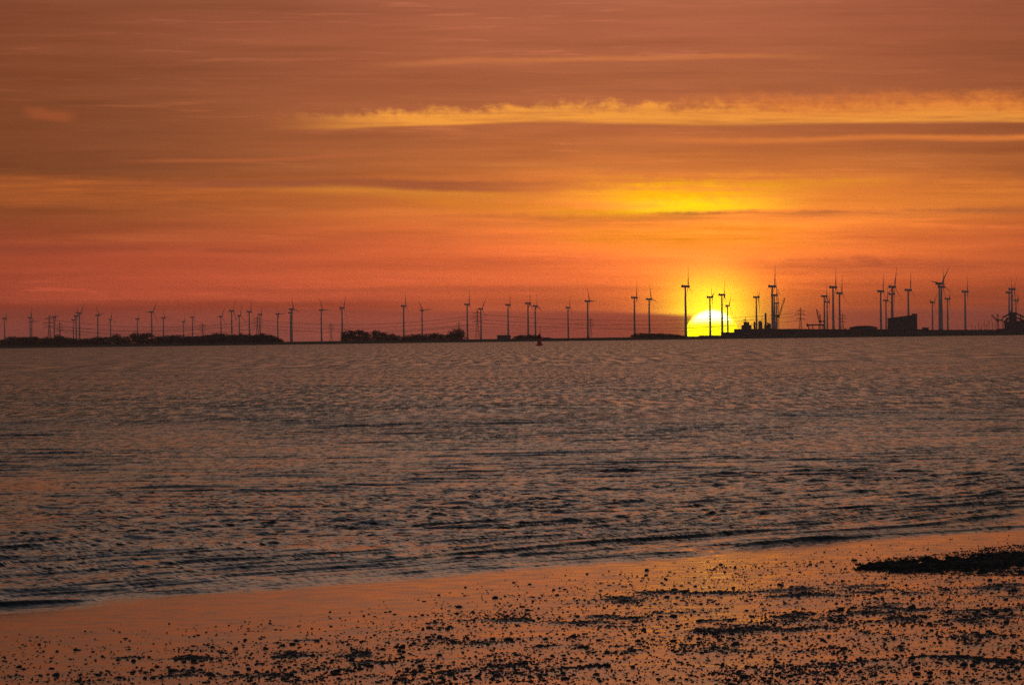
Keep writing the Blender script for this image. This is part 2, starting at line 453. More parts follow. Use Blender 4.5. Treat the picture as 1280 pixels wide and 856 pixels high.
class MB:
    """collects simple solids and builds them as one mesh"""
    def __init__(self): self.bm = bmesh.new()
    def box(self, x0, x1, y0, y1, z0, z1, bev=0.0):
        r = bmesh.ops.create_cube(self.bm, size=1.0)
        M = Matrix.Translation(((x0 + x1) / 2, (y0 + y1) / 2, (z0 + z1) / 2)) @ Matrix.Diagonal((x1 - x0, y1 - y0, z1 - z0, 1))
        bmesh.ops.transform(self.bm, matrix=M, verts=r['verts'])
        if bev:
            es = {e for v in r['verts'] for e in v.link_edges}
            bmesh.ops.bevel(self.bm, geom=list(es), offset=bev, segments=2, affect='EDGES', profile=0.5)
        return self
    def rod(self, a, b, r0, r1=None, seg=6):
        a, b = Vector(a), Vector(b); r1 = r0 if r1 is None else r1
        L = (b - a).length
        r = bmesh.ops.create_cone(self.bm, cap_ends=True, segments=seg, radius1=r0, radius2=max(r1, 1e-4), depth=L)
        q = (b - a).to_track_quat('Z', 'Y').to_matrix().to_4x4()
        bmesh.ops.transform(self.bm, matrix=Matrix.Translation((a + b) / 2) @ q, verts=r['verts'])
        return self
    def lathe(self, prof, seg=20, at=(0, 0, 0)):
        rings = []
        for r, z in prof:
            rings.append([self.bm.verts.new((at[0] + r * math.cos(6.28318 * i / seg), at[1] + r * math.sin(6.28318 * i / seg), at[2] + z)) for i in range(seg)])
        for a, b in zip(rings, rings[1:]):
            for i in range(seg): self.bm.faces.new((a[i], a[(i + 1) % seg], b[(i + 1) % seg], b[i]))
        self.bm.faces.new(rings[0][::-1]); self.bm.faces.new(rings[-1])
        return self
    def prism(self, pts, y0, y1):
        """outline in x,z pushed from y0 to y1"""
        f = [self.bm.verts.new((x, y0, z)) for x, z in pts]; k = [self.bm.verts.new((x, y1, z)) for x, z in pts]
        self.bm.faces.new(f); self.bm.faces.new(k[::-1]); n = len(pts)
        for i in range(n): self.bm.faces.new((f[i], k[i], k[(i + 1) % n], f[(i + 1) % n]))
        return self
    def mesh(self, name, smooth=False):
        bmesh.ops.recalc_face_normals(self.bm, faces=self.bm.faces)
        me = bpy.data.meshes.new(name); self.bm.to_mesh(me); self.bm.free()
        if smooth:
            for p in me.polygons: p.use_smooth = True
        return me
    def build(self, name, mat, parent=None, smooth=False):
        return mesh_obj(name, self.mesh(name, smooth), mat, parent)

# ------------------------------------------------------------------ far land with its dyke
SHORE = 8000.0
LAND_Z = 2.5
def crest(px):
    t = [(-3000, 3.6), (340, 3.5), (640, 3.6), (780, 3.6), (850, 2.9), (862, 1.6), (873, 1.8), (885, 3.2), (1000, 4.2), (1280, 4.6), (4000, 4.6)]
    return np.interp(px, [a for a, _ in t], [b for _, b in t])
def build_land():
    xs = np.concatenate([np.linspace(-9000, -1000, 40), np.arange(-980, 981, 3.0), np.linspace(1000, 9000, 40)])
    prof = [(-14, -2.0, 0), (0, -0.1, 0), (4, 0.4, 0), (16, 0.55, 1), (26, 1.0, 1), (32, 1.0, 1), (44, .45, 2), (60, 0, 2), (300, 0, 2), (2000, 0, 2), (6000, 0, 2), (14500, 0, 2)]
    px = xs / SHORE * F + 640
    cr = crest(px) + 0.25 * vnoise(xs / 14.0, xs * 0 + 1, 201) + 0.15 * vnoise(xs / 4.0, xs * 0 + 1, 202)
    V_ = []
    edge = 5.0 * vnoise(xs / 90.0, xs * 0 + 5, 203) + 2.0 * vnoise(xs / 17.0, xs * 0 + 6, 204)
    for dy, k, mode in prof:
        if mode == 0: z = np.full_like(xs, k)
        elif mode == 1: z = cr * k
        else: z = LAND_Z * (1 - k) + cr * k if k else np.full_like(xs, LAND_Z)
        z = np.where(px > 0, z, z)
        V_.append(np.stack([xs, np.full_like(xs, SHORE + dy) + (edge if dy < 100 else 0), z], -1))
    me = np_mesh('far_land', np.array(V_).reshape(-1, 3), grid_faces(len(prof), len(xs)))
    o = mesh_obj('terrain', me, M_LAND)
    tag(o, 'low dark dyke and flat land of the far shore', None, None, 'structure')
build_land()

# ------------------------------------------------------------------ wind turbines
def turbine_meshes():
    tower = MB().lathe([(2.25, 0), (2.1, 12), (1.75, 45), (1.3, 78.2)], 20).mesh('tower', True)
    nb = MB(); nb.box(-6.4, 3.6, -1.9, 1.9, 78.25, 82.2, 0.8); nb.box(-5.6, -3.8, -1.2, 1.2, 82.2, 83.0, 0.2); nb.rod((-4.8, 0, 82.9), (-4.8, 0, 84.6), 0.12)
    nac = nb.mesh('nacelle')
    hb = MB().lathe([(1.75, 0), (1.9, 1.0), (1.75, 2.2), (1.25, 3.2), (0.35, 3.9)], 18)
    bmesh.ops.transform(hb.bm, matrix=Matrix.Translation((3.65, 0, 80.2)) @ Matrix.Rotation(math.radians(90), 4, 'Y'), verts=hb.bm.verts)
    hub = hb.mesh('hub', True)
    # a blade: aerofoil sections along z, chord mostly in the plane of the rotor, twisted at the root
    bm = bmesh.new(); rings = []
    for t, ch, th, tw in ((0.0, 1.5, 1.5, 60), (0.04, 1.6, 1.5, 55), (0.12, 2.3, 0.9, 38), (0.22, 2.5, 0.65, 28), (0.5, 1.7, 0.42, 16), (0.8, 1.0, 0.26, 9), (0.96, 0.8, 0.18, 7), (1.0, 0.25, 0.1, 6)):
        ring = []
        for i in range(10):
            a = i / 10 * 6.28318
            u = math.cos(a) * ch * 0.5 - (0.18 * ch if t > .06 else 0); v = math.sin(a) * th * 0.5
            w = math.radians(tw)
            ring.append(bm.verts.new((v * math.cos(w) + u * math.sin(w) + 0.9 * t, u * math.cos(w) - v * math.sin(w), 1.2 + t * 33.5)))
        rings.append(ring)
    for a, b in zip(rings, rings[1:]):
        for i in range(10): bm.faces.new((a[i], a[(i + 1) % 10], b[(i + 1) % 10], b[i]))
    bm.faces.new(rings[0][::-1]); bm.faces.new(rings[-1])
    bmesh.ops.recalc_face_normals(bm, faces=bm.faces)
    bl = bpy.data.meshes.new('blade'); bm.to_mesh(bl); bm.free()
    for p in bl.polygons: p.use_smooth = True
    for m in (tower, nac, hub, bl): m.materials.append(M_WHITE)
    return tower, nac, hub, bl
TM = turbine_meshes()
def turbine(px, py, label, phase=None, yaw=None, d=None):
    R = random.Random(int(px * 10))
    drop = hor(px) - py
    if d is None: d = min(max(75.5 * F / drop * R.uniform(0.97, 1.03), 8260), 19500)
    zh = hgt(px, py, d)
    s = (zh - LAND_Z) / 80.2
    yaw = R.uniform(-48, 30) if yaw is None else yaw
    phase = R.uniform(-50, 50) if phase is None else phase
    o = empty('wind_turbine', (colx(px, d), d, LAND_Z), math.radians(yaw)); o.scale = (s, s, s)
    tag(o, label, 'wind turbine', 'wind turbines along the far shore')
    for nm, me in zip(('tower', 'nacelle', 'hub'), TM): mesh_obj(nm, me, None, o)
    for k in range(3):
        b = mesh_obj('blade', TM[3], None, o)
        b.matrix_local = Matrix.Translation((5.1, 0, 80.2)) @ Matrix.Rotation(math.radians(phase + 120 * k), 4, 'X')
    return o
TURBINES = [
 (6, 398, 'wind turbine at the far left end of the whole row'),
 (38, 397, 'taller turbine of the overlapping pair just left of the two leftmost pylons'),
 (40, 402, 'lower turbine of the overlapping pair just left of the two leftmost pylons'),
 (68, 396, 'wind turbine standing between the two leftmost lattice pylons'),
 (92, 400, 'lowest of the three close-set turbines right of the two leftmost pylons'),
 (95.5, 395, 'middle of the three close-set turbines right of the two leftmost pylons'),
 (99.7, 391.5, 'tallest of the three close-set turbines right of the two leftmost pylons'),
 (122.5, 394, 'lone turbine between the leftmost close-set trio and the first round tree'),
 (138.5, 399.5, 'small distant turbine rising just left of the first round tree on the left shore'),
 (172, 398.5, 'small turbine rising above the widest dark tree clump on the left shore'),
 (190, 390, 'tall turbine at the right edge of the widest tree clump, taller than its neighbours'),
 (204.5, 397.5, 'medium turbine just right of the tall one by the widest tree clump'),
 (229.5, 402, 'lowest turbine over the left tree belt, left one of a pair'),
 (241, 396.5, 'higher turbine of a pair over the left tree belt, beside a small pylon'),
 (276.5, 395.5, 'turbine rising from the left tree belt right of the small faint pylon'),
 (290, 388.5, 'tallest turbine above the right part of the left tree belt'),
 (299.5, 394.5, 'lower turbine directly right of the tallest one over the tree belt'),
 (312, 389.5, 'turbine immediately left of the big dark pylon at the tree belt end'),
 (325.3, 393, 'turbine overlapping the big dark pylon near the end of the left tree belt'),
 (347.5, 392.5, 'turbine standing at the very right end of the left tree belt'),
 (365, 386.5, 'taller turbine of the merged pair over the bare low dyke'),
 (363.5, 391, 'lower turbine almost hidden behind its taller twin over the bare low dyke'),
 (402, 387.5, 'lone turbine over the bare low dyke, right of the merged pair'),
 (428, 385, 'turbine at the left edge of the central clump of rounded trees'),
 (505, 382.5, 'turbine between the central rounded trees and the long low bushes'),
 (528, 388, 'smaller turbine rising behind the middle of the long low bushes'),
 (584.5, 380.5, 'tall turbine just right of the big single round tree'),
 (601.5, 386, 'turbine beside the tall narrow pylon right of the single round tree'),
 (635.5, 381, 'turbine rising behind the small flat-topped shed left of the buoy'),
 (660.5, 379, 'taller turbine of the two behind the trees just left of the buoy'),
 (669.5, 382.5, 'shorter turbine of the two just left of the red buoy'),
 (710.5, 384.5, 'slim lone turbine right of the red buoy'),
 (735, 376.5, 'tall turbine with a faint pylon close on its right side'),
 (793.5, 372, 'large turbine seen side on with long nacelle, at the left end of the sunlit trees'),
 (812, 374, 'turbine over the dark trees between the large one and the sun'),
 (857.5, 358, 'tall turbine touching the left edge of the sun'),
 (888, 371.5, 'thin turbine standing in front of the middle of the sun'),
 (903, 368.5, 'thick turbine with long nacelle before the right half of the sun'),
 (910, 382, 'tiny distant turbine in front of the right edge of the sun'),
 (946, 371.5, 'slim turbine above the silos just right of the sun'),
 (966, 358, 'very tall turbine beside the chimney, first high one right of the sun'),
 (968.5, 369, 'turbine half hidden behind the very tall one beside the chimney'),
 (970.8, 379, 'lowest turbine of the three stacked beside the chimney and slewing crane'),
 (1031, 370.2, 'left turbine of the four over the conveyor bridge'),
 (1034.5, 377.5, 'lowest turbine of the four over the conveyor bridge'),
 (1042, 359, 'tallest turbine of the four over the conveyor bridge'),
 (1050, 366.5, 'rightmost turbine of the four over the conveyor bridge'),
 (1101.5, 364, 'turbine left of the slant-roofed hall, the taller of two'),
 (1108, 375.5, 'short turbine just left of the slant-roofed hall'),
 (1116, 358.5, 'tallest turbine rising behind the left end of the slant-roofed hall'),
 (1115.2, 367.5, 'lower turbine merged with the tallest one behind the slant-roofed hall'),
 (1136, 362.5, 'turbine rising behind the right part of the slant-roofed hall'),
 (1166, 378, 'short turbine between the slant-roofed hall and the thickest tower'),
 (1175, 354.5, 'highest turbine of all, left one of the thick merged pair right of the hall'),
 (1177.5, 358.5, 'second of the thick merged pair, slightly lower and to the right'),
 (1185, 373.5, 'small turbine just right of the thick merged pair'),
 (1207, 364.5, 'lone turbine between the thick merged pair and the harbour masts'),
 (1262, 365.5, 'left turbine of the three over the stepped plant at the right edge'),
 (1265.5, 361.5, 'tallest turbine of the three over the stepped plant at the right edge'),
 (1270.5, 375.5, 'lowest turbine of the three over the stepped plant at the right edge'),
]
FIX = {793.5: (2, -8), 903: (-3, 4), 857.5: (8, -14), 966: (3, -20), 635.5: (2, -6), 660.5: (0, 12), 710.5: (0, -16), 735: (30, -20), 946: (52, 5), 888: (48, -10),
       1042: (5, -12), 1050: (-4, -22), 1136: (4, -20), 1116: (-12, -28), 1101.5: (-6, -18), 1031: (4, 6), 1207: (20, -8), 1185: (40, 0), 812: (20, -22), 584.5: (-4, -16), 505: (4, -12)}
for px, py, lab in TURBINES:
    ph, yw = FIX.get(px, (None, None))
    turbine(px, py, lab, ph, yw)

# ------------------------------------------------------------------ lattice pylons and their cables
ARMS = ((30.0, 8.0), (37.0, 9.5), (44.0, 7.0))
def pylon(px, py, label, group='lattice pylons of the power lines', rz=0.0, r=0.28):
    d = 47.5 * F / (hor(px) - py)
    zt = hgt(px, py, d); s = (zt - LAND_Z) / 50.0
    o = empty('lattice_pylon', (colx(px, d), d, LAND_Z), rz); o.scale = (s, s, s)
    tag(o, label, 'pylon', group)
    b = MB()
    def hw(z): return 4.2 - 3.3 * min(z / 30.0, 1) - 0.5 * max(z - 30, 0) / 20
    lv = [0, 8, 15, 21, 26, 30, 33.5, 37, 40.5, 44, 50]
    for z0, z1 in zip(lv, lv[1:]):
        a, c = hw(z0), max(hw(z1), 0.15)
        q0 = [(-a, -a), (a, -a), (a, a), (-a, a)]; q1 = [(-c, -c), (c, -c), (c, c), (-c, c)]
        for i in range(4):
            j = (i + 1) % 4
            b.rod((*q0[i], z0), (*q1[i], z1), r, r, 5)
            b.rod((*q0[i], z0), (*q1[j], z1), r * .7, r * .7, 4); b.rod((*q0[j], z0), (*q1[i], z1), r * .7, r * .7, 4)
            b.rod((*q1[i], z1), (*q1[j], z1), r * .7, r * .7, 4)
    b.build('lattice_body', M_STEEL, o)
    for z, w in ARMS:
        a = MB()
        for sx in (-1, 1):
            for sy in (-1, 1):
                a.rod((sx * 0.6, sy * 0.6, z), (sx * w, 0, z), r, r * .7, 4); a.rod((sx * 0.6, sy * 0.6, z + 2.2), (sx * w, 0, z), r, r * .7, 4)
            for t in (0.3, 0.6): a.rod((sx * (0.6 + (w - .6) * t), 0, z), (sx * (0.6 + (w - .6) * (t - .2)), 0, z + 2.2 * (1.2 - t)), r * .6, r * .6, 4)
            a.rod((sx * w, 0, z), (sx * w, 0, z - 2.4), r * .8, r * .8, 5)
        a.build('crossarm', M_STEEL, o)
    return o, s
PY = {}
for px, py, lab in [
 (62, 394, 'big lattice pylon at the far left, between two turbines'), (322, 394.5, 'big dark lattice pylon near the right end of the left tree belt'),
 (597, 387, 'tall narrow lattice pylon between two turbines right of the single round tree'), (1001, 384.5, 'wide-armed lattice pylon standing clear above the long shed right of the sun'),
 (75, 402.5, 'small lattice pylon beside the far left pylon, above a bushy tree'), (253.5, 403.5, 'small faint pylon over the middle of the left tree belt'),
 (414, 403.5, 'faint small pylon over the bare low dyke left of the central trees'), (574, 402, 'small pylon whose top shows above the single round tree'),
 (738.5, 397.5, 'faint pylon close against the right side of a tall turbine'), (932, 397.5, 'small pylon above the boiler house just right of the sun'), (1053.5, 391.5, 'faint lattice pylon right of the four turbines over the conveyor bridge')]:
    PY[px] = pylon(px, py, lab)
def cable(a, b, k, rad, label):
    oa, sa = PY[a]; ob, sb = PY[b]
    z, w = ARMS[k]
    side = 1 if k != 1 else -1
    p = Vector(oa.location) + Vector((side * w * sa, 0, (z - 2.4) * sa)); q = Vector(ob.location) + Vector((side * w * sb, 0, (z - 2.4) * sb))
    n = 28; sag = 0.030 * (q - p).length if (q - p).length < 500 else 12.0
    pts = []
    for i in range(n + 1):
        t = i / n; v = p.lerp(q, t); v.z -= sag * 4 * t * (1 - t); pts.append(v)
    o_ = pts[0].copy()
    bm = bmesh.new(); rings = []
    for v in pts:
        rings.append([bm.verts.new((v.x - o_.x, v.y - o_.y + rad * math.cos(j * 1.5708), v.z - o_.z + rad * math.sin(j * 1.5708))) for j in range(4)])
    for r0, r1 in zip(rings, rings[1:]):
        for j in range(4): bm.faces.new((r0[j], r0[(j + 1) % 4], r1[(j + 1) % 4], r1[j]))
    me = bpy.data.meshes.new('power_cable'); bm.to_mesh(me); bm.free()
    o = mesh_obj('power_cable', me, M_STEEL); o.location = o_
    tag(o, label, 'power cable', 'power cables between the pylons')
SPANS = [(62, 322, 'far left pylon and the big dark pylon', .24), (322, 597, 'big dark pylon and the tall narrow pylon', .24), (597, 1001, 'tall narrow pylon and the wide-armed pylon', .24),
         (75, 253.5, 'small far left pylon and the faint treebelt pylon', .26), (253.5, 414, 'treebelt pylon and the faint dyke pylon', .26), (414, 574, 'faint dyke pylon and the round-tree pylon', .26),
         (574, 738.5, 'round-tree pylon and the pylon right of the buoy', .26), (738.5, 932, 'pylon right of the buoy and the boiler-house pylon', .26)]
for a, b, words_, rad in SPANS:
    for k, nm in enumerate(('lowest', 'middle', 'topmost')):
        cable(a, b, k, rad, nm + ' cable between the ' + words_)

# ------------------------------------------------------------------ trees
def crown_mesh(seed, n=1500):
    R = np.random.default_rng(seed)
    # a few overlapping leafy lobes; leaf clumps are small bent faces scattered through them
    lobes = [(0, 0, 0.52, 0.47, 0.46), (0.0, 0, 0.22, 0.50, 0.22)] + [(R.uniform(-.30, .30), R.uniform(-.3, .3), R.uniform(.25, .78), R.uniform(.18, .28), R.uniform(.14, .22)) for _ in range(9)]
    vs = []; fs = []
    for i in range(n):
        lx, ly, lz, rr, rz = lobes[int(R.integers(0, len(lobes)))] if i % 2 else lobes[i % 4 // 2]
        v = R.normal(size=3); v /= np.linalg.norm(v); v *= R.uniform(0.25, 1.06) ** 0.5
        c = np.array([lx + v[0] * rr, ly + v[1] * rr, max(lz + v[2] * rz, 0.05)])
        s = R.uniform(0.025, 0.06)
        a = R.normal(size=3); a /= np.linalg.norm(a); b = np.cross(a, R.normal(size=3)); b /= np.linalg.norm(b); e = np.cross(a, b)
        k = len(vs)
        vs += [c + b * s, c + e * s * .7 + a * s * .25, c - b * s, c - e * s * .7 + a * s * .25]
        fs.append((k, k + 1, k + 2, k + 3))
    me = np_mesh('crown', np.array(vs), np.array(fs), False); me.materials.append(M_LEAF)
    return me
CROWNS = [crown_mesh(300 + i) for i in range(6)]
tb = MB(); tb.rod((0, 0, 0), (0.01, 0, .35), .035, .024, 8); tb.rod((0.01, 0, .33), (-.03, 0.01, .62), .022, .01, 6)
for a in range(5): tb.rod((0, 0, .30 + .04 * a), (.24 * math.cos(a * 2.4), .24 * math.sin(a * 2.4), .52 + .06 * a), .014, .004, 5)
TRUNK = tb.mesh('trunk', True); TRUNK.materials.append(M_BARK)
def tree(px, py, wpx, label, group, d=None):
    R = random.Random(int(px * 7 + wpx))
    d = d or R.uniform(8095, 8170)
    zt = hgt(px, py, d); w = wpx / F * d / 0.82
    o = empty('tree', (colx(px, d), d, LAND_Z - 0.05), R.uniform(0, 6.28)); o.scale = (w, w, (zt - LAND_Z) / 0.955)
    tag(o, label, 'tree', group)
    mesh_obj('trunk', TRUNK, None, o); mesh_obj('crown', R.choice(CROWNS), None, o)
BELT = [(10, 83, 421.6), (80, 132, 422.0), (196, 268, 419.3), (268, 338, 417.2)]
BELT_LABEL = ['low dark tree in the ragged belt below the leftmost turbines and pylons', 'low dark tree in the belt between the bushy pylon tree and the first round tree',
              'dark tree in the even belt right of the widest tree clump', 'dark tree in the taller right end of the left tree belt, below the big pylon']
for (a, b, y), lab in zip(BELT, BELT_LABEL):
    x = a
    while x < b:
        tree(x, y + random.uniform(-1.2, 1.6), random.uniform(9, 15), lab, 'trees of the dark belt on the left shore')
        x += random.uniform(3.6, 5.4)
for px, py, w, lab in [
 (3, 424, 10, 'lowest small tree at the very left end of the shore'), (73, 418.3, 12, 'bushy tree below the small far left pylon'), (134, 421, 10, 'small tree at the left foot of the first round tree'),
 (146, 417.0, 17, 'first round tree of the left shore, below the small distant turbine'), (158, 420.5, 11, 'small tree in the dip between the first round tree and widest clump'),
 (171, 415.6, 20, 'left half of the widest round tree clump on the left shore'), (184, 415.8, 18, 'right half of the widest round tree clump on the left shore'),
 (344, 420.5, 12, 'small tree stepping down at the right end of the left tree belt'), (350, 423.3, 9, 'lowest last tree at the right end of the left tree belt'),
 (435, 411.3, 17, 'large round tree at the left end of the central tree clump'), (449, 412.2, 17, 'second large tree of the central clump, right of its left end'),
 (459, 414.5, 10, 'narrow low tree before the gap in the central clump'), (471, 412.3, 13, 'upright tree just right of the gap in the central clump'), (481, 415.2, 10, 'smaller tree in the right part of the central clump'),
 (490, 416.5, 11, 'low tree near the right end of the central clump'), (498, 419.5, 9, 'lowest tree at the right end of the central clump'), (571, 410.3, 20, 'big single round tree standing apart right of the long low bushes'),
 (562, 417.2, 11, 'low tree leaning against the left side of the single round tree')]:
    tree(px, py, w, lab, 'trees of the far shore')
def row(lst, lab, group):
    for px, py, w in lst: tree(px, py, w, lab, group)
row([(508, 419, 11), (516, 417.6, 14), (526, 416.6, 14), (536, 416.8, 14), (545, 416.0, 13), (553, 417.5, 11)], 'low broad bush in the long even row between central trees and single round tree', 'bushes of the long low row')
row([(646, 420, 10), (653, 418.4, 12), (661, 417.9, 12), (668, 418.6, 11), (675, 420.6, 10), (684, 421.6, 10)], 'low dark tree in the block behind the red buoy', 'trees behind the buoy')
row([(793, 418, 10), (799, 415.6, 13), (808, 416.2, 13), (817, 416.6, 13), (826, 416.0, 13), (835, 416.8, 13), (844, 417.6, 12), (852, 419.2, 11)], 'dark tree in the low row left of the sun, under the large side-on turbine', 'trees left of the sun')

# ------------------------------------------------------------------ buildings and harbour works on the right
def shed(px0, px1, py, label, d=8110, pyr=None, depth=40, doors=3, name='warehouse', arch=False):
    """long low hall: walls, roof, doors; py = roof edge (pyr: at the right end)"""
    x0, x1 = colx(px0, d), colx(px1, d); pyr = py if pyr is None else pyr
    zl, zr = hgt(px0, py, d) - LAND_Z, hgt(px1, pyr, d) - LAND_Z
    cx = (x0 + x1) / 2; hw = (x1 - x0) / 2
    o = empty(name, (cx, d, LAND_Z)); tag(o, label, 'building')
    e = 0.5
    MB().prism([(-hw, 0), (hw, 0), (hw, zr - e), (-hw, zl - e)], 0, depth).build('wall', M_CLAD, o)
    r = MB()
    if arch:
        top = [(-hw - .4 + (2 * hw + .8) * i / 14, zl - e + 0.004 + e * 5 * math.sin(math.pi * i / 14) ** 0.8) for i in range(15)]
        r.prism([(-hw - .4, zl - e - .3)] + top + [(hw + .4, zl - e - .3)], -.6, depth + .6)
    else:
        r.prism([(-hw - .4, zl - e + .005), (hw + .4, zr - e + .005), (hw + .4, zr), (-hw - .4, zl)], -.6, depth + .6)
    ro = r.build('roof', M_ROOF, o)
    for i in range(doors):
        t = -0.85 + 1.7 * (i + .5) / doors; h = min(zl, zr) * 0.5; w = min(hw / doors * .5, 3.2)
        f = MB().box(t * hw - w, t * hw + w, -.12, .10, 0.0, h).build('door', M_DOOR, o)
    if hw > 25:
        for i in range(int(hw / 12)):
            R = random.Random(i * 7 + int(px0)); t = R.uniform(-.9, .9); zz = zl + (zr - zl) * (t + 1) / 2 + (e * 4 if arch else 0) * math.sin(math.pi * (t + 1) / 2) ** .8
            w = R.uniform(.4, 2.2)
            MB().box(t * hw - w, t * hw + w, 8, 12, zz - .9, zz + R.uniform(.5, 1.5)).build('roof_vent', M_STEEL, o)
    return o
shed(621.5, 638.5, 418.8, 'small flat-topped shed on the dyke left of the red buoy', depth=14, doors=2, name='shed')
shed(875, 903.5, 419.2, 'low dark hall directly under the middle of the sun', doors=4)
shed(902.5, 921, 415.3, 'mid-height hall stepping up under the right edge of the sun', d=8125, doors=3)
shed(919, 986, 411.2, 'long dark warehouse carrying the silos and chimney right of the sun', d=8140, doors=6)
shed(985, 1063, 411.0, 'long dark warehouse under the wide-armed pylon and conveyor bridge', d=8150, doors=7, pyr=411.6)
shed(1064, 1097, 409.0, 'low hall with shallow arched roof left of the slant-roofed hall', d=8130, doors=3, arch=True)
shed(1096, 1156, 411.6, 'low flat warehouse in front of the slant-roofed hall', d=8100, doors=5)
shed(1155, 1250, 412.2, 'long low warehouse under the thick merged pair of turbines', d=8120, doors=8)
shed(1249, 1330, 411.0, 'low warehouse in front of the stepped plant at the right edge', d=8115, doors=6)
sl = shed(1112, 1142.5, 397.6, 'tall slant-roofed hall, its roof rising to the right', d=8200, pyr=393.6, doors=4, name='slant_roofed_hall')
d = 8200; hw = (colx(1142.5, d) - colx(1112, d)) / 2
MB().box(hw - 1.2, hw + 5.2, 2, 22, 0, hgt(1145, 392, d) - LAND_Z).build('stair_tower', M_CLAD, sl)
shed(1153.5, 1161, 409.3, 'small cabin on the quay just right of the slant-roofed hall', d=8180, depth=10, doors=1, name='cabin')

def at_px(name, px, label, cat, d, group=None):
    o = empty(name, (colx(px, d), d, LAND_Z)); tag(o, label, cat, group); return o
def H(px, py, d): return hgt(px, py, d) - LAND_Z
d = 8260; k = d / F
o = at_px('boiler_house', 933.5, 'square boiler house under a small pylon just right of the sun', 'building', d)
MB().box(-3.4 * k, 3.4 * k, 0, 12, 0, H(933.5, 403, d)).build('wall', M_CLAD, o)
MB().box(-3.5 * k, 3.5 * k, -.3, 12.3, H(933.5, 403, d) + .004, H(933.5, 402.4, d)).build('roof', M_ROOF, o)
MB().rod((-1.5 * k, 5, H(933, 402.4, d)), (-1.5 * k, 5, H(933, 398.5, d)), .6, .5, 8).build('flue', M_STEEL, o)
for dx in (-4.5, 4.6):
    MB().box(dx * k - 2.0, dx * k + 2.0, 2, 8, 0, H(933.5, 406.5, d)).build('annex', M_CLAD, o)
for px, w, y, lab in ((943.3, 1.25, 401.6, 'slim silo standing alone between boiler house and wide silo'), (950.3, 2.3, 400.8, 'wide stubby silo left of the chimney')):
    o = at_px('silo', px, lab, 'silo', d); h = H(px, y, d); r = w * k
    MB().lathe([(r, 0), (r, h - 1.6)], 20).build('shell', M_CONC, o, False)
    MB().lathe([(r * 1.04, h - 1.595), (r * .3, h - .1), (r * .2, h)], 20).build('cap', M_STEEL, o)
    MB().rod((r + .4, 0, 0), (r + .4, 0, h), .25, .25, 5).build('ladder', M_STEEL, o)
o = at_px('chimney', 957.4, 'stepped chimney stack beside the very tall turbine right of the sun', 'chimney', d); h = H(957.4, 391.2, d)
MB().lathe([(2.4, 0), (2.2, h * .45), (1.6, h * .5), (1.35, h - .8)], 18).build('stack', M_CONC, o)
MB().lathe([(1.75, h - .8), (1.75, h)], 18).build('rim', M_STEEL, o)
MB().lathe([(2.9, h * .45), (2.9, h * .45 + .7)], 18).build('platform', M_STEEL, o)
o = at_px('process_building', 961.8, 'low process building with pipes between the chimney and tall turbine', 'building', d)
MB().box(-2.3 * k, 2.3 * k, 1, 10, 0, H(961, 404.6, d)).build('wall', M_CLAD, o)
p = MB()
for i in range(4): p.rod((-2 * k + i * 1.3 * k, .4, 0), (-2 * k + i * 1.3 * k, .4, H(961, 402.5 + i * .7, d)), .45, .45, 8)
p.build('pipe_bundle', M_STEEL, o)
for px, y, lab in ((952.8, 395.5, 'thin radio mast between the wide silo and the chimney'), (675.6, 407.0, 'thin radio mast on the far shore directly behind the red buoy')):
    o = at_px('radio_mast', px, lab, 'mast', 8230); h = H(px, y, 8230)
    MB().rod((0, 0, 0), (0, 0, h), .42, .22, 6).build('pole', M_STEEL, o)
    q = MB()
    for t in (.55, .8, .95): q.rod((-.9, 0, h * t), (.9, 0, h * t), .14, .14, 4)
    q.build('antenna', M_STEEL, o)

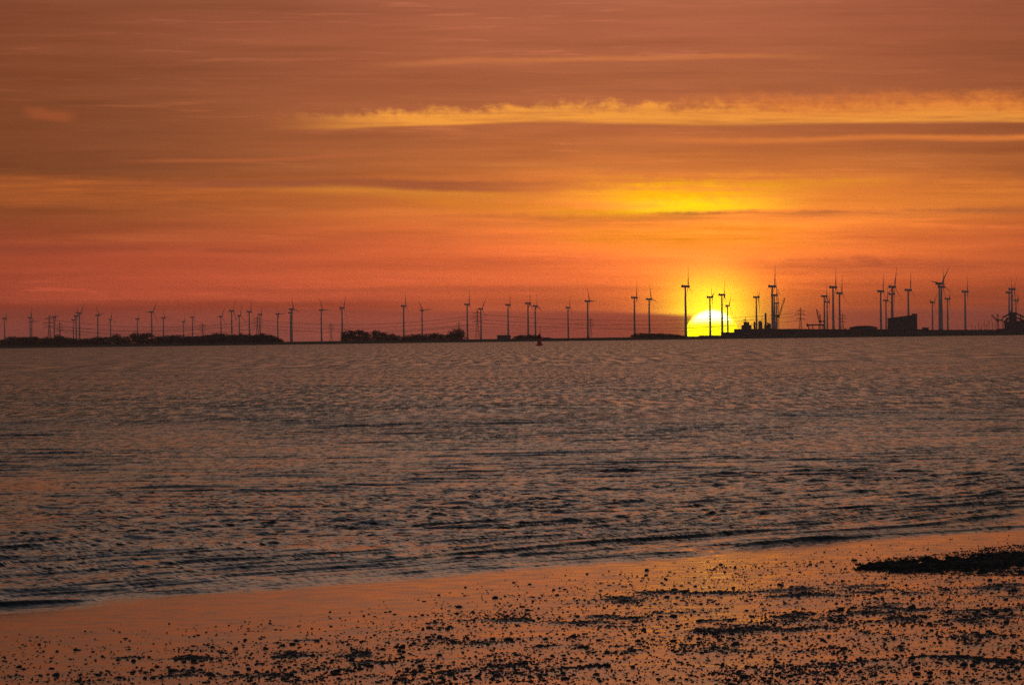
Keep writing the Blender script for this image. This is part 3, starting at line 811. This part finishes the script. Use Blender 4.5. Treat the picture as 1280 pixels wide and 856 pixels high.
def lattice_boom(b, p, q, w, r, n):
    p, q = Vector(p), Vector(q); ax = (q - p).normalized(); up = Vector((0, 0, 1)) if abs(ax.z) < .8 else Vector((1, 0, 0))
    s = ax.cross(up).normalized() * w; t = ax.cross(s).normalized() * w
    cs = [s + t, s - t, -s - t, -s + t]
    for c in cs: b.rod(p + c, q + c * .6, r, r * .8, 4)
    for i in range(n):
        a0 = p.lerp(q, i / n); a1 = p.lerp(q, (i + 1) / n); f0 = 1 - .4 * i / n; f1 = 1 - .4 * (i + 1) / n
        for j in range(4): b.rod(a0 + cs[j] * f0, a1 + cs[(j + 1) % 4] * f1, r * .6, r * .6, 4)
def crane(px, ybase_top, tip, label, d=8240):
    """harbour crane: portal legs, lattice mast, slewing cab, luffing jib, counterweight and hoist rope"""
    o = at_px('harbour_crane', px, label, 'crane', d); k = d / F
    h = H(px, ybase_top, d); tx = (tip[0] - px) * k; tz = H(px, tip[1], d)
    m = MB(); lattice_boom(m, (0, 0, 5), (0, 0, h), 1.3, .32, 10); m.build('mast', M_CRANE, o)
    for sx in (-1, 1):
        for sy in (-1, 1): MB().rod((sx * 3.2, sy * 3.2, 0), (sx * 1.3, sy * 1.3, 6), .45, .4, 6).build('leg', M_CRANE, o)
    s = 1 if tx > 0 else -1
    MB().box(-2.0, 2.0, -1.8, 1.8, h * .62, h * .62 + 3.2, .2).build('cab', M_CRANE, o)
    j = MB(); lattice_boom(j, (s * 1.2, -.6, h * .62 + 1.6), (tx, -.6, tz), .95, .30, 9); jo = j.build('jib', M_CRANE, o)
    MB().rod((tx, -.6, tz), (tx, -.6, tz - 8), .12, .12, 4).build('hoist_rope', M_STEEL, jo)
    MB().rod((0, -.3, h), (tx, -.6, tz + .6), .14, .14, 4).build('stay', M_STEEL, o)
    MB().box(-s * 5.2 - 1.2, -s * 5.2 + 1.2, -1.3, 1.3, h * .62 + .4, h * .62 + 3.2).build('counterweight', M_CONC, o)
    MB().rod((0, 0, h * .62 + 1.8), (-s * 4.3, 0, h * .62 + 1.8), .5, .5, 6).build('counterweight_arm', M_CRANE, o)
crane(973.0, 382, (981.5, 372.8), 'slewing crane with steep raised jib right of the three stacked turbines')
crane(1025.5, 393, (1021.3, 386.5), 'crane with short steep jib beside the left turbine over the conveyor bridge')
crane(1247.5, 392.5, (1239.8, 393.6), 'crane with level jib standing left of the stepped plant at the right edge')
d = 8235; k = d / F
o = at_px('conveyor_bridge', 1020, 'long conveyor bridge on trestles above the warehouse right of the wide-armed pylon', 'bridge', d)
zt = H(1020, 405.2, d)
MB().box(-10.5 * k, 10.5 * k, -1.4, 1.4, zt - 1.9, zt, .1).build('gallery', M_CLAD, o)
for px in (1011, 1016, 1024, 1029):
    q = MB(); x = (px - 1020) * k
    q.rod((x - 1.1, 0, 0), (x - .5, 0, zt - 1.9), .45, .4, 5); q.rod((x + 1.1, 0, 0), (x + .5, 0, zt - 1.9), .45, .4, 5); q.rod((x - 1, 0, 3), (x + .6, 0, 8), .25, .25, 4)
    q.build('trestle', M_STEEL, o)
MB().box(-11.6 * k, -9.6 * k, -2, 2, zt - 3.4, zt + .9).build('drive_house', M_CLAD, o)
for i, (px, y) in enumerate(((1215, 404), (1219, 406), (1223.5, 402.5), (1227, 405), (1230.5, 401), (1233.5, 404), (1236.5, 399.5), (1241, 402), (1244, 405))):
    o = at_px('harbour_mast', px, 'slender pole in the row of masts between the lone turbine and the right edge plant', 'mast', 8260, 'masts in the harbour right of the lone turbine')
    h = H(px, y, 8260)
    MB().rod((0, 0, 0), (0, 0, h), .40, .22, 6).build('pole', M_STEEL, o)
    q = MB(); q.rod((-1.6, 0, h * .72), (1.6, 0, h * .72), .18, .18, 4); q.rod((-1.0, 0, h * .86), (1.0, 0, h * .86), .15, .15, 4); q.build('yard', M_STEEL, o)
d = 8290; k = d / F
o = at_px('loading_plant', 1267, 'stepped industrial plant with sloping conveyors at the right edge of the far shore', 'plant', d)
Z = lambda y: H(1267, y, d)
MB().box(-4.2 * k, 4.0 * k, 0, 14, 0, Z(391.5)).build('tower_block', M_CLAD, o)
MB().box(-4.6 * k, 4.4 * k, -.6, 14.6, Z(391.5) + .004, Z(390.4)).build('tower_roof', M_ROOF, o)
MB().box(-10.5 * k, -4.25 * k, 1, 12, 0, Z(402.0)).build('side_block', M_CLAD, o)
MB().box(4.05 * k, 14 * k, 1, 12, 0, Z(401.0)).build('side_block', M_CLAD, o)
for a, b in (((-13.5, 396.8), (-4.3, 391.6)), ((-12.5, 402.5), (-4.3, 396.5)), ((15, 397.5), (4.1, 391.8)), ((16, 402), (4.1, 397))):
    q = MB(); q.rod((a[0] * k, -.5, Z(a[1])), (b[0] * k, -.5, Z(b[1])), 1.15, 1.15, 4); q.rod((a[0] * k, -.5, 0), (a[0] * k, -.5, Z(a[1])), .4, .4, 5)
    q.rod(((a[0] + b[0]) / 2 * k, -.5, 0), ((a[0] + b[0]) / 2 * k, -.5, (Z(a[1]) + Z(b[1])) / 2), .4, .4, 5); q.build('conveyor', M_STEEL, o)
for x, y in ((-7.5, 396.5), (9, 395.0), (-2.5, 387.5)): MB().rod((x * k, 4, 0), (x * k, 4, Z(y)), .8, .6, 8).build('stack', M_STEEL, o)

# ------------------------------------------------------------------ the hazy evening air
def build_haze():
    b = MB().box(-24000, 24000, -2000, 23500, -4.0, 152.0)
    me = b.mesh('haze')
    m = bpy.data.materials.new('evening_haze'); m.use_nodes = True
    t = m.node_tree; t.nodes.remove(t.nodes['Principled BSDF'])
    v = t.nodes.new('ShaderNodeVolumePrincipled')
    v.inputs['Color'].default_value = (0.95, 0.80, 0.74, 1)
    v.inputs['Density'].default_value = 4.2e-5
    v.inputs['Anisotropy'].default_value = 0.6
    t.links.new(v.outputs[0], t.nodes['Material Output'].inputs['Volume'])
    tag(mesh_obj('haze', me, m), 'thin reddish evening haze over the water', None, None, 'stuff')
build_haze()

# ------------------------------------------------------------------ the buoy
d = EYE * F / (432.2 - hor(674))
k = d / F
o = empty('navigation_buoy', (colx(674.2, d), d, 0.0)); tag(o, 'red navigation buoy with dark topmark floating before the far shore', 'buoy')
MB().lathe([(1.2, -1.0), (1.8, -.6), (2.05, .15), (2.0, .75), (1.6, 1.05)], 24).build('float', M_RED, o, True)
MB().lathe([(1.5, 1.055), (0.95, 2.6), (0.55, 4.2), (0.5, 4.9)], 16).build('tower', M_RED, o, True)
MB().lathe([(.75, 4.905), (.95, 5.2), (.95, 6.6), (.7, 6.9)], 16).build('topmark', M_DARK, o)
MB().lathe([(.35, 6.905), (.38, 7.4), (.15, 7.8)], 12).build('lantern', M_GLASS, o)
for a in range(4):
    c, s = math.cos(a * 1.5708 + .6), math.sin(a * 1.5708 + .6)
    MB().rod((1.75 * c, 1.75 * s, .95), (.62 * c, .62 * s, 4.8), .09, .09, 5).build('strut', M_RED, o)
# ------------------------------------------------------------------ stones and shells on the sand
def rock_material():
    m, nt, b = material('wet_stone')
    tc = nt.node('ShaderNodeTexCoord')
    oi = nt.node('ShaderNodeObjectInfo')
    n = nt.noise(V(nt, tc.outputs['Object']), 22.0, 3)
    nt.put(b.inputs['Base Color'], nt.mix(n, (0.014, 0.015, 0.017), (0.065, 0.060, 0.058)))
    b.inputs['Roughness'].default_value = 0.4
    b.inputs['Specular IOR Level'].default_value = 0.45
    return m
M_STONE = rock_material()
bm = bmesh.new(); bmesh.ops.create_icosphere(bm, subdivisions=1, radius=1.0)
IV = np.array([v.co[:] for v in bm.verts]); IF = np.array([[v.index for v in f.verts] for f in bm.faces]); bm.free()
bm = bmesh.new(); bmesh.ops.create_icosphere(bm, subdivisions=2, radius=1.0)
IV2 = np.array([v.co[:] for v in bm.verts]); IF2 = np.array([[v.index for v in f.verts] for f in bm.faces]); bm.free()
def zone_line(px):
    """upper limit of the scattered stones in the photograph"""
    return np.interp(px, [-100, 0, 200, 400, 640, 760, 900, 1000, 1100, 1300], [815, 806, 795, 782, 735, 712, 690, 684, 680, 672])
def project(x, y, z):
    X = x / y * F + 640; Y = HOR0 - (z - EYE) / y * F
    return X, Y - ROLL * (X - 640.0)
def scatter(n):
    y = 1 / np.sqrt(RNG.uniform(1 / 150.0 ** 2, 1 / 76.0 ** 2, n)); x = RNG.uniform(-0.105, 0.105, n) * y
    z = beach_z(x, y)
    px, py = project(x, y, z)
    below = sstep(0, 26, py - zone_line(px))
    cl = fbm(x / 1.1, y / 2.6, 140, 3) + 0.5 * fbm(x / 0.3, y / 0.6, 150, 2)
    base = below * (0.055 + 0.20 * np.clip(cl + 0.05, 0, 1)) * (0.35 + 0.65 * sstep(60, 620, px))
    base += 0.02 * sstep(-26, 0, py - zone_line(px)) * (1 - below)
    p = np.clip(base + (0.55 + 0.25 * sstep(600, 900, px)) * stony(x, y), 0, 1)
    inb = (px > 1075) & (py > np.interp(px, [1060, 1110, 1180, 1230, 1280, 1420], [702, 697, 691, 684, 679, 668])) & (py < np.interp(px, [1060, 1110, 1180, 1280], [712, 716, 719, 720]))
    p = np.where(inb, np.maximum(p, 0.75 * sstep(1075, 1110, px)), p)
    ok = (RNG.uniform(0, 1, n) < p) & (shore_s(x, y) > 1.0)
    return x[ok], y[ok], z[ok], px[ok], py[ok]
x, y, z, px, py = scatter(360000)
n = len(x)
size = 0.0065 + 0.0092 * RNG.gamma(1.5, 0.6, n)
size = np.clip(size, 0.008, 0.055)
show = size / y * ((px > 4) & (px < 1276) & (py < 850) & (py > 690))
big = np.argsort(-show)[:296]
isbig = np.zeros(n, bool); isbig[big] = True
def stone_verts(base, s, R):
    sc3 = np.array([R.uniform(.7, 1.5), R.uniform(.7, 1.3), R.uniform(.3, .7)]) * s
    v = base * (1 + R.normal(0, 0.2, (len(base), 1))) * sc3
    a = R.uniform(0, 6.28); c, sn = math.cos(a), math.sin(a)
    return np.stack([v[:, 0] * c - v[:, 1] * sn, v[:, 0] * sn + v[:, 1] * c, v[:, 2]], -1)
vs = []; fs = []; off = 0
for i in np.nonzero(~isbig)[0]:
    v = stone_verts(IV, size[i], RNG) + np.array([x[i], y[i], z[i] + size[i] * 0.18])
    vs.append(v); fs.append(IF + off); off += len(IV)
me = np_mesh('gravel', np.concatenate(vs), np.concatenate(fs), True)
tag(mesh_obj('gravel', me, M_STONE), 'countless small dark pebbles and shells strewn in patches over the wet sand', 'gravel', None, 'stuff')
ROCKS = []
for i in range(8):
    me = np_mesh('stone', stone_verts(IV2, 1.0, RNG), IF2, True); me.materials.append(M_STONE); ROCKS.append(me)
def zone(px, py):
    if px > 930: return ('upper right sand, under the mussel bank', 0) if py < 770 else ('lower right corner of the wet sand', 1)
    if px > 520: return ('middle of the beach, near the orange waterline', 2) if py < 790 else ('bottom middle of the wet sand', 3)
    return ('left half of the beach around its upper stony patch', 4) if py < 826 else ('bottom left of the wet sand', 5)
for i in big:
    o = bpy.data.objects.new('stone', ROCKS[int(RNG.integers(0, 8))]); C.objects.link(o)
    s = float(size[i]); o.location = (float(x[i]), float(y[i]), float(z[i]) + s * 0.2); o.scale = (s, s, s * 1.1); o.rotation_euler = (0, 0, float(RNG.uniform(0, 6.28)))
    w, k = zone(px[i], py[i])
    tag(o, 'larger dark stone on the ' + w, 'stone', 'larger stones on the ' + w)

# ------------------------------------------------------------------ dark bank of mussels and weed on the right
def build_bank():
    U = np.linspace(1048, 1420, 520); W = np.linspace(0, 1, 150)
    top = np.interp(U, [1048, 1060, 1110, 1180, 1230, 1280, 1420], [704, 702, 696, 691, 684, 679, 667])
    bot = np.interp(U, [1048, 1060, 1110, 1180, 1280, 1420], [708, 712, 716, 719.5, 720, 719])
    G = np.zeros((150, 520, 3))
    for j, u in enumerate(U):
        a = plan(u, bot[j], 0.12); b = plan(u, top[j], 0.12)
        G[:, j, 0] = a[0] + (b[0] - a[0]) * W; G[:, j, 1] = a[1] + (b[1] - a[1]) * W
    x, y = G[..., 0], G[..., 1]
    e = np.minimum(W[:, None], 1 - W[:, None]) * 2 + 0 * x
    e = e * sstep(1046, 1100, U)[None, :]
    n1 = fbm(x / 0.5, y / 0.8, 401, 4); n2 = vnoise(x / 0.09, y / 0.16, 405); n3 = vnoise(x / .05, y / .07, 406)
    G[..., 2] = beach_z(x, y) - 0.06 + np.clip(e * 1.5 - .38 + 0.95 * n1 + .6 * n2, 0, 1) * (0.085 + 0.025 * n1 + 0.022 * n2 + .014 * n3) + 0.02 * np.clip(e * 1.4, 0, 1)
    me = np_mesh('seaweed', G.reshape(-1, 3), grid_faces(150, 520), True)
    m, nt, b = material('mussel_crust')
    tc = nt.node('ShaderNodeTexCoord')
    n = nt.noise(V(nt, tc.outputs['Object']), 9.0, 4)
    nt.put(b.inputs['Base Color'], nt.mix(n, (0.006, 0.009, 0.008), (0.022, 0.028, 0.022)))
    b.inputs['Roughness'].default_value = 0.75; b.inputs['Specular IOR Level'].default_value = 0.2
    tag(mesh_obj('seaweed', me, m), 'dark rough bank of mussels and weed at the right edge of the beach', 'seaweed bank', None, 'stuff')
build_bank()

# ------------------------------------------------------------------ the sun
def build_sun():
    D = 60000.0
    bm = bmesh.new()
    bmesh.ops.create_uvsphere(bm, u_segments=96, v_segments=48, radius=33.0 / F * D)
    me = bpy.data.meshes.new('sun'); bm.to_mesh(me); bm.free()
    for p in me.polygons: p.use_smooth = True
    m = bpy.data.materials.new('sun_fire'); m.use_nodes = True
    t = m.node_tree; nt = NT(t)
    t.nodes.remove(t.nodes['Principled BSDF'])
    e = nt.node('ShaderNodeEmission')
    tc = nt.node('ShaderNodeTexCoord')
    x, y, z = nt.sep(V(nt, tc.outputs['Generated']))
    lw = nt.node('ShaderNodeLayerWeight')
    core = nt.smooth(E(nt, lw.outputs['Facing']), 0.85, 0.30)
    core = core * nt.smooth(z, 0.66, 0.86)
    nt.put(e.inputs['Color'], nt.mix(core, (3.4, 2.9, 0.0), (5.2, 5.0, 3.0)))
    e.inputs['Strength'].default_value = 1.0
    t.links.new(e.outputs[0], t.nodes['Material Output'].inputs['Surface'])
    o = mesh_obj('sun', me, m)
    o.location = (math.tan(SUN_AZ) * D, D, EYE + SUN_EL * D)
    tag(o, 'blazing yellow-white disc of the setting sun half sunk behind the far shore', 'sun')
    ld = bpy.data.lights.new('sunlight', 'SUN'); lo = bpy.data.objects.new('sunlight', ld); C.objects.link(lo)
    ld.energy = 0.0001; ld.color = (1.0, 0.45, 0.14); ld.angle = math.radians(0.53)
    lo.rotation_euler = Euler((-(math.pi / 2 - math.radians(0.35)), 0, -SUN_AZ), 'XYZ')
build_sun()

# ------------------------------------------------------------------ render settings
sc.view_settings.view_transform = 'Standard'; sc.view_settings.look = 'None'
sc.view_settings.exposure = 0.0; sc.view_settings.gamma = 1.0; sc.view_settings.use_curve_mapping = False
sc.cycles.use_denoising = False
sc.cycles.max_bounces = 5; sc.cycles.glossy_bounces = 3; sc.cycles.diffuse_bounces = 2
sc.cycles.caustics_reflective = False; sc.cycles.caustics_refractive = False
sc.cycles.sample_clamp_indirect = 4.0
